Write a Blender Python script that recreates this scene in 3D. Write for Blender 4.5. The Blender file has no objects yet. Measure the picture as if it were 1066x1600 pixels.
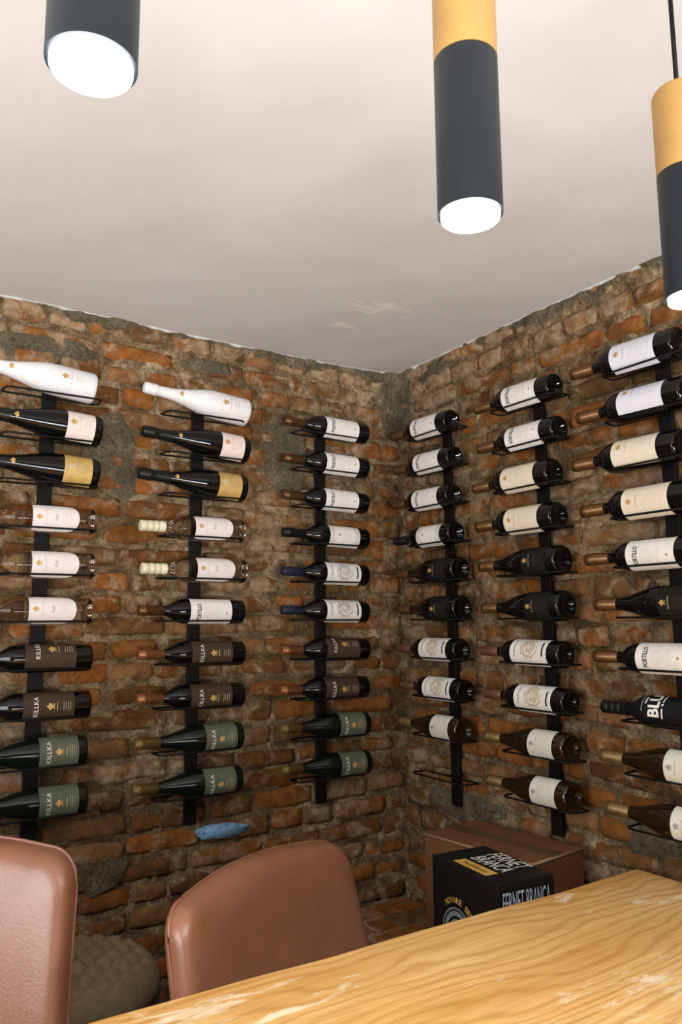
import bpy, bmesh, math, random
import numpy as np
from mathutils import Matrix, Vector, noise as mnoise

random.seed(7)
SC = bpy.context.scene
COL = SC.collection

# ------------------------------------------------------------------ camera
cam_d = bpy.data.cameras.new('camera')
cam_d.sensor_fit = 'HORIZONTAL'
cam_d.sensor_width = 36.0
cam_d.lens = 36.0 * 1192.06 / 1066.0
cam_d.clip_start = 0.02
cam = bpy.data.objects.new('camera', cam_d)
COL.objects.link(cam)
YAW, PITCH, ROLL = 0.5770, 0.1429, -0.0068
F = Vector((math.sin(YAW) * math.cos(PITCH), math.cos(YAW) * math.cos(PITCH), math.sin(PITCH)))
R0 = Vector((math.cos(YAW), -math.sin(YAW), 0))
U0 = R0.cross(F)
RR = math.cos(ROLL) * R0 + math.sin(ROLL) * U0
UU = -math.sin(ROLL) * R0 + math.cos(ROLL) * U0
m = Matrix((RR, UU, -F)).transposed().to_4x4()
m.translation = Vector((-1.6436, -2.1389, 1.35))
cam.matrix_world = m
SC.camera = cam

# ------------------------------------------------------------------ world, large lights, exposure
SC.view_settings.view_transform = 'Standard'
SC.view_settings.look = 'None'
SC.view_settings.gamma = 1.0
SC.view_settings.use_curve_mapping = False
SC.view_settings.exposure = 0.0

world = bpy.data.worlds.new('world')
SC.world = world
world.use_nodes = True
world.node_tree.nodes['Background'].inputs[0].default_value = (1.0, 0.93, 0.85, 1)
world.node_tree.nodes['Background'].inputs[1].default_value = 0.015

def area_light(name, loc, target, sx, sy, power, color, spread=180):
    d = bpy.data.lights.new(name, 'AREA')
    d.shape = 'RECTANGLE'
    d.size, d.size_y, d.energy, d.color = sx, sy, power, color
    d.spread = math.radians(spread)
    o = bpy.data.objects.new(name, d)
    COL.objects.link(o)
    o.location = loc
    o.rotation_euler = (Vector(target) - Vector(loc)).to_track_quat('-Z', 'Y').to_euler()
    return o

# daylight entering by the window in the side wall, to the photographer's left
area_light('window_daylight', (-2.86, -1.45, 1.45), (0.0, -1.45, 1.45), 1.3, 1.05, 38, (0.95, 0.97, 1.0))
# unseen fill light added behind the camera to brighten the ceiling
area_light('ceiling_fill', (-1.55, -3.85, 0.95), (-1.35, -2.35, 2.15), 2.2, 0.50, 48, (0.93, 0.95, 1.0), 84)

# ------------------------------------------------------------------ helpers
def link(o):
    COL.objects.link(o)
    return o

def mesh_obj(name, verts, faces, mat=None, parent=None, smooth=False):
    me = bpy.data.meshes.new(name)
    me.from_pydata([tuple(v) for v in verts], [], faces)
    me.update()
    if smooth:
        me.shade_smooth()
    if mat:
        me.materials.append(mat)
    o = link(bpy.data.objects.new(name, me))
    if parent:
        o.parent = parent
    return o

def bm_obj(name, bm, mat=None, parent=None, smooth=False):
    me = bpy.data.meshes.new(name)
    bm.to_mesh(me)
    bm.free()
    if smooth:
        me.shade_smooth()
    if mat:
        me.materials.append(mat)
    o = link(bpy.data.objects.new(name, me))
    if parent:
        o.parent = parent
    return o

def empty(name, loc=(0, 0, 0), rz=0.0):
    o = link(bpy.data.objects.new(name, None))
    o.location = loc
    o.rotation_euler = (0, 0, rz)
    o.empty_display_size = 0.05
    return o

def tag(o, label, cat, group=None, kind=None):
    o['label'] = label
    if cat:
        o['category'] = cat
    if group:
        o['group'] = group
    if kind:
        o['kind'] = kind
    return o

def box_bm(bm, lo, hi, mat=None):
    vs = [bm.verts.new((x, y, z)) for x in (lo[0], hi[0]) for y in (lo[1], hi[1]) for z in (lo[2], hi[2])]
    if mat is not None:
        for v in vs:
            v.co = mat @ v.co
    for f in ((0, 1, 3, 2), (4, 6, 7, 5), (0, 4, 5, 1), (2, 3, 7, 6), (0, 2, 6, 4), (1, 5, 7, 3)):
        bm.faces.new([vs[i] for i in f])

def box_obj(name, lo, hi, mat, parent=None, bevel=0.0, segs=2):
    bm = bmesh.new()
    box_bm(bm, lo, hi)
    if bevel:
        bmesh.ops.bevel(bm, geom=bm.edges[:], offset=bevel, segments=segs, affect='EDGES', profile=0.5)
    bmesh.ops.recalc_face_normals(bm, faces=bm.faces)
    return bm_obj(name, bm, mat, parent)

def lathe_data(profile, seg=32, cap_start=True, cap_end=True):
    """profile [(r,z)...] from bottom to top"""
    verts, faces = [], []
    n = len(profile)
    for r, z in profile:
        for k in range(seg):
            a = 2 * math.pi * k / seg
            verts.append((r * math.cos(a), r * math.sin(a), z))
    for i in range(n - 1):
        for k in range(seg):
            k2 = (k + 1) % seg
            faces.append((i * seg + k, i * seg + k2, (i + 1) * seg + k2, (i + 1) * seg + k))
    if cap_start:
        faces.append(tuple(reversed(range(seg))))
    if cap_end:
        faces.append(tuple(range((n - 1) * seg, n * seg)))
    return verts, faces

def smooth_by_angle(me, ang=40):
    me.shade_smooth()
    bm = bmesh.new()
    bm.from_mesh(me)
    for e in bm.edges:
        if len(e.link_faces) == 2 and e.calc_face_angle(0) > math.radians(ang):
            e.smooth = False
    bm.to_mesh(me)
    bm.free()

def tube_data(pts, r, seg=6, closed=False):
    verts, faces = [], []
    P = [Vector(p) for p in pts]
    n = len(P)
    for i in range(n):
        a = P[i - 1] if (i > 0 or closed) else P[i]
        b = P[(i + 1) % n] if (i < n - 1 or closed) else P[i]
        t1 = (P[i] - a).normalized() if (P[i] - a).length > 1e-9 else None
        t2 = (b - P[i]).normalized() if (b - P[i]).length > 1e-9 else None
        t = ((t1 or t2) + (t2 or t1)).normalized()
        ref = Vector((0, 0, 1)) if abs(t.z) < 0.95 else Vector((0, 1, 0))
        s = t.cross(ref).normalized()
        u = s.cross(t)
        for k in range(seg):
            an = 2 * math.pi * k / seg
            verts.append(P[i] + r * (math.cos(an) * s + math.sin(an) * u))
    m = n if closed else n - 1
    for i in range(m):
        j = (i + 1) % n
        for k in range(seg):
            k2 = (k + 1) % seg
            faces.append((i * seg + k, i * seg + k2, j * seg + k2, j * seg + k))
    if not closed:
        faces.append(tuple(reversed(range(seg))))
        faces.append(tuple(range((n - 1) * seg, n * seg)))
    return verts, faces

# numpy value noise -------------------------------------------------
_rng = np.random.RandomState(11)
_T = _rng.rand(256, 256)
def vnoise(x, y):
    xi = np.floor(x).astype(int); yi = np.floor(y).astype(int)
    fx = x - xi; fy = y - yi
    fx = fx * fx * (3 - 2 * fx); fy = fy * fy * (3 - 2 * fy)
    a = _T[xi % 256, yi % 256]; b = _T[(xi + 1) % 256, yi % 256]
    c = _T[xi % 256, (yi + 1) % 256]; d = _T[(xi + 1) % 256, (yi + 1) % 256]
    return (a * (1 - fx) + b * fx) * (1 - fy) + (c * (1 - fx) + d * fx) * fy
def fbm(x, y, o=4):
    s = 0; a = 0.5; t = 0
    for k in range(o):
        s = s + a * vnoise(x * 2 ** k + 17.3 * k, y * 2 ** k + 5.1 * k); t += a; a *= 0.5
    return s / t

# ------------------------------------------------------------------ materials
class NT:
    def __init__(self, name):
        self.mat = bpy.data.materials.new(name)
        self.mat.use_nodes = True
        self.t = self.mat.node_tree
        self.n = self.t.nodes
        self.b = self.n['Principled BSDF']
    def add(self, typ, **kw):
        nd = self.n.new(typ)
        for k, v in kw.items():
            setattr(nd, k, v)
        return nd
    def ln(self, a, b):
        self.t.links.new(a, b)
    def val(self, nd, idx, v):
        if hasattr(v, 'is_output'):
            self.ln(v, nd.inputs[idx])
        else:
            nd.inputs[idx].default_value = v
    def math(self, op, a, b=0.0, clamp=False):
        nd = self.add('ShaderNodeMath', operation=op, use_clamp=clamp)
        self.val(nd, 0, a); self.val(nd, 1, b)
        return nd.outputs[0]
    def mix(self, f, a, b, blend='MIX'):
        nd = self.add('ShaderNodeMix', data_type='RGBA', blend_type=blend)
        self.val(nd, 0, f); self.val(nd, 6, a); self.val(nd, 7, b)
        return nd.outputs[2]
    def noise(self, vec, scale, detail=4, rough=0.55, dist=0.0):
        nd = self.add('ShaderNodeTexNoise')
        if vec is not None:
            self.ln(vec, nd.inputs['Vector'])
        nd.inputs['Scale'].default_value = scale
        nd.inputs['Detail'].default_value = detail
        nd.inputs['Roughness'].default_value = rough
        nd.inputs['Distortion'].default_value = dist
        return nd.outputs[0]
    def ramp(self, fac, stops, interp='LINEAR'):
        nd = self.add('ShaderNodeValToRGB')
        cr = nd.color_ramp
        cr.interpolation = interp
        while len(cr.elements) < len(stops):
            cr.elements.new(0.5)
        for e, (p, c) in zip(cr.elements, stops):
            e.position = p
            e.color = c if len(c) == 4 else (*c, 1)
        self.ln(fac, nd.inputs[0])
        return nd.outputs[0]
    def step(self, fac, lo, hi):
        nd = self.add('ShaderNodeMapRange', clamp=True)
        self.val(nd, 0, fac)
        nd.inputs[1].default_value = lo; nd.inputs[2].default_value = hi
        return nd.outputs[0]
    def bump(self, h, strength=0.5, dist=0.01):
        nd = self.add('ShaderNodeBump')
        nd.inputs['Strength'].default_value = strength
        nd.inputs['Distance'].default_value = dist
        self.ln(h, nd.inputs['Height'])
        self.ln(nd.outputs[0], self.b.inputs['Normal'])
    def coord(self, out='Object', scale=None):
        c = self.add('ShaderNodeTexCoord').outputs[out]
        if scale:
            mp = self.add('ShaderNodeMapping')
            mp.inputs['Scale'].default_value = scale
            self.ln(c, mp.inputs['Vector'])
            c = mp.outputs[0]
        return c
    def pos(self, scale=None):
        c = self.add('ShaderNodeNewGeometry').outputs['Position']
        if scale:
            mp = self.add('ShaderNodeMapping')
            mp.inputs['Scale'].default_value = scale
            self.ln(c, mp.inputs['Vector'])
            c = mp.outputs[0]
        return c
    def set(self, **kw):
        names = {'color': 'Base Color', 'rough': 'Roughness', 'metal': 'Metallic', 'trans': 'Transmission Weight',
                 'ior': 'IOR', 'coat': 'Coat Weight', 'coat_rough': 'Coat Roughness', 'spec': 'Specular IOR Level',
                 'emit': 'Emission Color', 'estr': 'Emission Strength', 'sheen': 'Sheen Weight'}
        for k, v in kw.items():
            i = self.b.inputs[names[k]]
            if hasattr(v, 'is_output'):
                self.ln(v, i)
            elif isinstance(v, tuple) and len(v) == 3:
                i.default_value = (*v, 1)
            else:
                i.default_value = v
        return self.mat

_plain = {}
def plain(name, color, rough=0.5, var=0.06, scale=30, **kw):
    """procedural plain material: slight noise in colour"""
    if name in _plain:
        return _plain[name]
    t = NT(name)
    c = t.coord('Object')
    n = t.noise(c, scale, 3)
    lo = tuple(max(0, x * (1 - var)) for x in color); hi = tuple(min(1, x * (1 + var)) for x in color)
    t.set(color=t.ramp(n, [(0.3, lo), (0.7, hi)]), rough=rough, **kw)
    _plain[name] = t.mat
    return t.mat

def brick_material(name, dark=1.0):
    t = NT(name)
    P = t.pos()
    oi = t.add('ShaderNodeObjectInfo')
    isl = t.add('ShaderNodeNewGeometry').outputs['Random Per Island']
    rndm = t.math('FRACT', t.math('ADD', oi.outputs['Random'], isl))
    base = t.ramp(rndm, [(0.0, (0.135, 0.057, 0.016)), (0.2, (0.245, 0.094, 0.021)), (0.45, (0.355, 0.126, 0.026)),
                                         (0.62, (0.215, 0.088, 0.023)), (0.8, (0.145, 0.078, 0.029)), (1.0, (0.320, 0.155, 0.060))])
    n1 = t.noise(P, 26, 6, 0.65)
    base = t.mix(1.0, base, t.ramp(n1, [(0.28, (0.45, 0.45, 0.45)), (0.5, (0.95, 0.95, 0.95)), (0.72, (1.5, 1.4, 1.25))]), 'MULTIPLY')
    # dark soot / fired blotches
    n2 = t.noise(P, 9, 5, 0.6, 0.4)
    base = t.mix(t.math('MULTIPLY', t.step(n2, 0.56, 0.72), 0.6), base, (0.045, 0.030, 0.017, 1))
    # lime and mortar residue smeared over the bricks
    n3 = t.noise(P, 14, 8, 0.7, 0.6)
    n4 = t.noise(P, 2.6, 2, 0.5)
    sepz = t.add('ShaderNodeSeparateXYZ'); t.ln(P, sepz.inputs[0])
    hi = t.math('MULTIPLY', t.step(sepz.outputs[2], 1.95, 2.2), 0.09)  # extra residue towards the ceiling, painted in to brighten the wall top
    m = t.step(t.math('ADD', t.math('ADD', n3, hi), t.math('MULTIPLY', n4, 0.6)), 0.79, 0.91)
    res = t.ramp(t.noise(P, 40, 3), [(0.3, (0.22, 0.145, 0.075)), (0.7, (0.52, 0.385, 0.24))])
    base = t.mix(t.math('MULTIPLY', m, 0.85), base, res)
    t.set(color=base, rough=0.92, spec=0.2)
    nb = t.noise(P, 70, 7, 0.7)
    t.bump(t.math('ADD', nb, t.math('MULTIPLY', n3, 1.4)), 0.95, 0.009)
    return t.mat

def mortar_material():
    t = NT('mortar')
    P = t.pos()
    n = t.noise(P, 22, 7, 0.65)
    a = t.ramp(n, [(0.28, (0.10, 0.064, 0.030)), (0.46, (0.33, 0.228, 0.120)), (0.66, (0.68, 0.51, 0.31))])
    n0 = t.noise(P, 3.2, 3)
    a = t.mix(t.step(n0, 0.40, 0.62), a, t.ramp(n, [(0.25, (0.055, 0.034, 0.016)), (0.55, (0.20, 0.128, 0.060)), (0.76, (0.46, 0.33, 0.185))]))
    at = t.add('ShaderNodeAttribute', attribute_name='cement')
    cem = t.ramp(t.noise(P, 12, 7, 0.7), [(0.3, (0.105, 0.085, 0.050)), (0.52, (0.19, 0.158, 0.100)), (0.72, (0.38, 0.31, 0.20))])
    a = t.mix(at.outputs['Fac'], a, cem)
    a = t.mix(1.0, a, t.ramp(t.noise(P, 120, 4, 0.7), [(0.32, (0.5, 0.48, 0.46)), (0.5, (1, 1, 1)), (0.66, (1.45, 1.42, 1.38))]), 'MULTIPLY')
    t.set(color=a, rough=0.95, spec=0.15)
    t.bump(t.math('ADD', t.noise(P, 55, 8, 0.75), t.math('MULTIPLY', n, 1.2)), 1.0, 0.018)
    return t.mat

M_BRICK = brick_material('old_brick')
M_MORTAR = mortar_material()

def ceiling_material():
    t = NT('ceiling_paint')
    P = t.pos()
    n = t.noise(P, 1.6, 4)
    base = t.ramp(n, [(0.3, (0.615, 0.605, 0.585)), (0.7, (0.66, 0.655, 0.645))])
    # patches of lighter flaked paint, in a cluster near the corner
    sep = t.add('ShaderNodeSeparateXYZ'); t.ln(P, sep.inputs[0])
    def blob(cx, cy, rx, ry):
        dx = t.math('DIVIDE', t.math('SUBTRACT', sep.outputs[0], cx), rx)
        dy = t.math('DIVIDE', t.math('SUBTRACT', sep.outputs[1], cy), ry)
        r2 = t.math('ADD', t.math('MULTIPLY', dx, dx), t.math('MULTIPLY', dy, dy))
        return t.math('SUBTRACT', 1.0, r2, True)
    bl = t.math('MAXIMUM', t.math('MAXIMUM', blob(-0.40, -0.47, 0.2, 0.10), blob(-0.43, -0.31, 0.10, 0.05)), t.math('MULTIPLY', blob(-0.68, -0.37, 0.07, 0.12), 0.7))
    mp = t.pos((1.0, 2.2, 1.0))
    ns = t.noise(mp, 15, 6, 0.62, 0.6)
    mk = t.step(t.math('MULTIPLY', t.math('POWER', bl, 0.5), ns), 0.47, 0.50)
    base = t.mix(t.math('MULTIPLY', mk, 0.9), base, (0.78, 0.76, 0.73, 1))
    t.set(color=base, rough=0.85, spec=0.2)
    t.bump(t.math('ADD', t.noise(P, 30, 4), t.math('MULTIPLY', mk, 0.8)), 0.12, 0.004)
    return t.mat
M_CEIL = ceiling_material()

def wood_table_material():
    t = NT('table_wood')
    c = t.coord('Object')
    sep = t.add('ShaderNodeSeparateXYZ'); t.ln(c, sep.inputs[0])
    mp = t.coord('Object', (0.8, 2.2, 1.0))
    field = t.noise(mp, 1.6, 3, 0.5, 0.2)
    ph = t.math('ADD', t.math('MULTIPLY', field, 75.0), t.math('MULTIPLY', sep.outputs[1], 250.0))
    wv = t.math('ADD', t.math('MULTIPLY', t.math('SINE', ph), 0.5), 0.5)
    wv = t.math('POWER', wv, 3.2)
    fine = t.noise(t.coord('Object', (3.0, 70.0, 10.0)), 3.0, 5, 0.6)
    big = t.noise(t.coord('Object', (0.7, 2.6, 1.0)), 2.2, 3)
    base = t.ramp(big, [(0.3, (0.60, 0.32, 0.090)), (0.5, (0.70, 0.42, 0.145)), (0.68, (0.76, 0.50, 0.21))])
    base = t.mix(t.math('MULTIPLY', wv, 0.5), base, (0.44, 0.185, 0.036, 1))
    base = t.mix(1.0, base, t.ramp(fine, [(0.3, (0.82, 0.80, 0.78)), (0.7, (1.1, 1.1, 1.1))]), 'MULTIPLY')
    # worn, dried-out streaks, spread further to paint in whitish glare
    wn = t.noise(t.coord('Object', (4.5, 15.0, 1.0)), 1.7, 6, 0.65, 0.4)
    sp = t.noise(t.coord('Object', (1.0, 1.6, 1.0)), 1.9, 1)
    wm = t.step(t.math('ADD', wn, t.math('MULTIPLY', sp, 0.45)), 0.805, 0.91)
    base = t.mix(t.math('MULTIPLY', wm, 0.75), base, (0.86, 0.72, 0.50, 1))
    t.set(color=base, rough=t.ramp(wn, [(0.3, (0.36,) * 3), (0.7, (0.5,) * 3)]), spec=0.45)
    t.bump(t.math('ADD', fine, t.math('MULTIPLY', wv, 0.5)), 0.08, 0.002)
    return t.mat
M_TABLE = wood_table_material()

def leather_material():
    t = NT('tan_leather')
    c = t.coord('Object')
    n = t.noise(c, 9, 5, 0.6)
    base = t.ramp(n, [(0.3, (0.225, 0.090, 0.045)), (0.7, (0.30, 0.128, 0.068))])
    t.set(color=base, rough=0.33, spec=0.7)
    t.bump(t.noise(c, 190, 4, 0.6), 0.22, 0.002)
    return t.mat
M_LEATHER = leather_material()

def speckle_white():
    t = NT('white_speckled_coating')
    c = t.coord('Object')
    n = t.noise(c, 260, 3, 0.6)
    t.set(color=t.ramp(n, [(0.36, (0.64, 0.63, 0.64)), (0.5, (0.74, 0.72, 0.71)), (0.6, (0.80, 0.78, 0.76))]), rough=0.5)
    return t.mat

M_STEEL = plain('black_steel', (0.007, 0.006, 0.005), 0.5, 0.3, 40, spec=0.12)
M_GLASS_DARK = plain('dark_bottle_glass', (0.003, 0.0032, 0.003), 0.06, 0.2, 20, spec=0.4)
M_GLASS_GREEN = plain('green_bottle_glass', (0.004, 0.0065, 0.004), 0.10, 0.2, 20, spec=0.4)
M_GLASS_AMBER = plain('amber_bottle_glass', (0.016, 0.0085, 0.0025), 0.09, 0.25, 20, spec=0.6)
M_GLASS_CLEAR = plain('clear_rose_wine_glass', (0.93, 0.80, 0.68), 0.02, 0.02, 5, trans=1.0, ior=1.30)
M_MATTEBLACK = plain('matte_black_coating', (0.005, 0.0055, 0.0065), 0.42, 0.2, 30, spec=0.25)
M_WHITEBOTTLE = speckle_white()
M_CAP_COPPER = plain('copper_foil', (0.30, 0.115, 0.042), 0.34, 0.15, 60, metal=0.55)
M_CAP_GOLD = plain('gold_foil', (0.135, 0.064, 0.021), 0.34, 0.15, 60, metal=0.6)
M_CAP_OLIVE = plain('olive_gold_foil', (0.17, 0.105, 0.032), 0.42, 0.2, 60, metal=0.45)
M_CAP_BLACK = plain('black_foil', (0.006, 0.007, 0.0065), 0.38, 0.2, 60, spec=0.3)
M_CAP_NAVY = plain('navy_foil', (0.010, 0.014, 0.030), 0.45, 0.2, 60)
M_CAP_BROWN = plain('brown_foil', (0.13, 0.052, 0.026), 0.45, 0.2, 60, metal=0.2)
M_CAP_CREAM = plain('cream_screwcap', (0.70, 0.65, 0.44), 0.4, 0.05, 30)
M_LBL_WHITE = plain('white_label_paper', (0.76, 0.73, 0.69), 0.6, 0.03, 60, spec=0.15)
M_LBL_LAV = plain('pale_lavender_label_paper', (0.68, 0.68, 0.76), 0.6, 0.03, 60, spec=0.15)
M_LBL_PINK = plain('blush_label_paper', (0.74, 0.62, 0.56), 0.6, 0.05, 60, spec=0.15)
M_LBL_ROSE = plain('rose_white_label_paper', (0.76, 0.69, 0.66), 0.6, 0.05, 25, spec=0.15)
M_LBL_GOLD = plain('gold_label_paper', (0.52, 0.34, 0.10), 0.5, 0.12, 60, metal=0.1)
M_LBL_CREAM = plain('cream_label_paper', (0.72, 0.64, 0.50), 0.6, 0.04, 60, spec=0.15)
M_LBL_GREYW = plain('stone_white_label_paper', (0.66, 0.63, 0.55), 0.6, 0.05, 60, spec=0.15)
M_LBL_BROWN = plain('brown_label_paper', (0.055, 0.034, 0.020), 0.65, 0.1, 60, spec=0.15)
M_LBL_SAGE = plain('sage_green_label_paper', (0.098, 0.110, 0.070), 0.65, 0.1, 60, spec=0.15)
M_LBL_DARK = plain('charcoal_label_paper', (0.010, 0.0095, 0.007), 0.7, 0.15, 60, spec=0.15)
M_INK_BLACK = plain('black_ink', (0.02, 0.02, 0.02), 0.6)
M_INK_GREY = plain('grey_ink', (0.30, 0.28, 0.25), 0.6)
M_INK_PALE = plain('pale_grey_ink', (0.50, 0.47, 0.42), 0.6)
M_INK_WHITE = plain('white_ink', (0.80, 0.77, 0.70), 0.6)
M_INK_GOLD = plain('gold_ink', (0.55, 0.33, 0.09), 0.45, 0.1, 60, metal=0.2)
M_INK_TAN = plain('tan_ink', (0.50, 0.42, 0.27), 0.6)
M_INK_DIM = plain('dim_bronze_ink', (0.045, 0.036, 0.020), 0.6)
M_INK_GREEN = plain('grey_green_ink', (0.20, 0.23, 0.17), 0.6)
M_INK_PEWTER = plain('pewter_ink', (0.15, 0.18, 0.19), 0.5)
M_INK_SILVER = plain('silver_ink', (0.40, 0.46, 0.54), 0.5)
M_LAMP_BLACK = plain('lamp_blue_black_paint', (0.010, 0.0135, 0.018), 0.42, 0.1, 20, spec=0.25)
M_LAMP_GOLD = plain('lamp_mustard_wood', (0.42, 0.235, 0.060), 0.5, 0.08, 14)
M_CARTON = plain('brown_cardboard', (0.155, 0.057, 0.017), 0.8, 0.12, 18)
M_CARTON_EDGE = plain('worn_cardboard_edge', (0.30, 0.18, 0.09), 0.85, 0.15, 40)
M_TAPE = plain('carton_tape', (0.11, 0.055, 0.025), 0.35, 0.1, 20)
M_BOXBLACK = plain('black_printed_card', (0.006, 0.0055, 0.005), 0.45, 0.2, 20, spec=0.25)
M_BOXYELLOW = plain('yellow_print', (0.62, 0.36, 0.07), 0.5, 0.05, 20)
M_PLASTER = plain('room_plaster', (0.30, 0.28, 0.26), 0.9, 0.04, 4)
M_FLOOR = plain('floor_tile', (0.12, 0.075, 0.05), 0.6, 0.2, 6)
M_POUF = plain('beige_upholstery', (0.20, 0.145, 0.075), 0.9, 0.15, 60)
M_SEAM = plain('dark_seam', (0.05, 0.03, 0.02), 0.8)
M_DARKLEG = plain('dark_chair_leg', (0.02, 0.017, 0.014), 0.4)
M_BLUE = plain('blue_patch_tone', (0.19, 0.36, 0.54), 0.9, 0.45, 60)
M_WHITEFRAME = plain('white_window_frame', (0.7, 0.7, 0.68), 0.4)

# ------------------------------------------------------------------ structure
H = 2.227          # ceiling height
TOPZ = H + 0.05
COURSE = 0.0665

def ceil_z(x, y):
    """gently uneven ceiling, lifting a little into the corner and above the right-hand wall"""
    d = np.hypot(x, y)
    return H + 0.018 * np.exp(-(d / 0.16) ** 2) + 0.016 * np.exp(-(x / 0.35) ** 2) * (1 - np.exp(-(y / 0.15) ** 2)) \
        + 0.010 * (fbm(x * 3 + 9, y * 3 + 4, 3) - 0.5)

def cement_L(s, z):
    """how much grey cement render covers the left wall at (s from corner, z)"""
    n = fbm(s * 9 + 3, z * 9, 4) - 0.5
    def el(cs, cz, rs, rz, k=0.9):
        return 1 - np.sqrt(((s - cs) / rs) ** 2 + ((z - cz) / rz) ** 2) + k * n
    v = np.maximum(el(1.03, 1.86, 0.07, 0.10), el(0.985, 1.76, 0.05, 0.07))
    v = np.maximum(v, el(0.47, 1.89, 0.09, 0.12))
    v = np.maximum(v, el(0.03, 2.13, 0.055, 0.13))
    v = np.maximum(v, (z - (H - 0.030)) / 0.05 + 1.6 * n)
    v = np.maximum(v, el(1.25, 2.11, 0.14, 0.045, 1.5))
    v = np.maximum(v, el(0.75, 2.14, 0.09, 0.03, 1.6))
    v = np.maximum(v, el(1.05, 0.70, 0.10, 0.05, 2.6) - 0.25)
    return np.clip(v * 6, 0, 1)

def cement_R(s, z):
    n = fbm(s * 9 + 31, z * 9 + 7, 4) - 0.5
    def el(cs, cz, rs, rz, k=0.9):
        return 1 - np.sqrt(((s - cs) / rs) ** 2 + ((z - cz) / rz) ** 2) + k * n
    v = el(0.03, 2.13, 0.06, 0.13)
    v = np.maximum(v, el(0.20, 2.20, 0.10, 0.05, 1.3))
    v = np.maximum(v, (z - (H - 0.004)) / 0.05 + 1.6 * n)
    v = np.maximum(v, el(0.35, 0.80, 0.20, 0.045, 1.7))
    v = np.maximum(v, el(0.95, 0.86, 0.14, 0.06, 1.7))
    return np.clip(v * 6, 0, 1)

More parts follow.
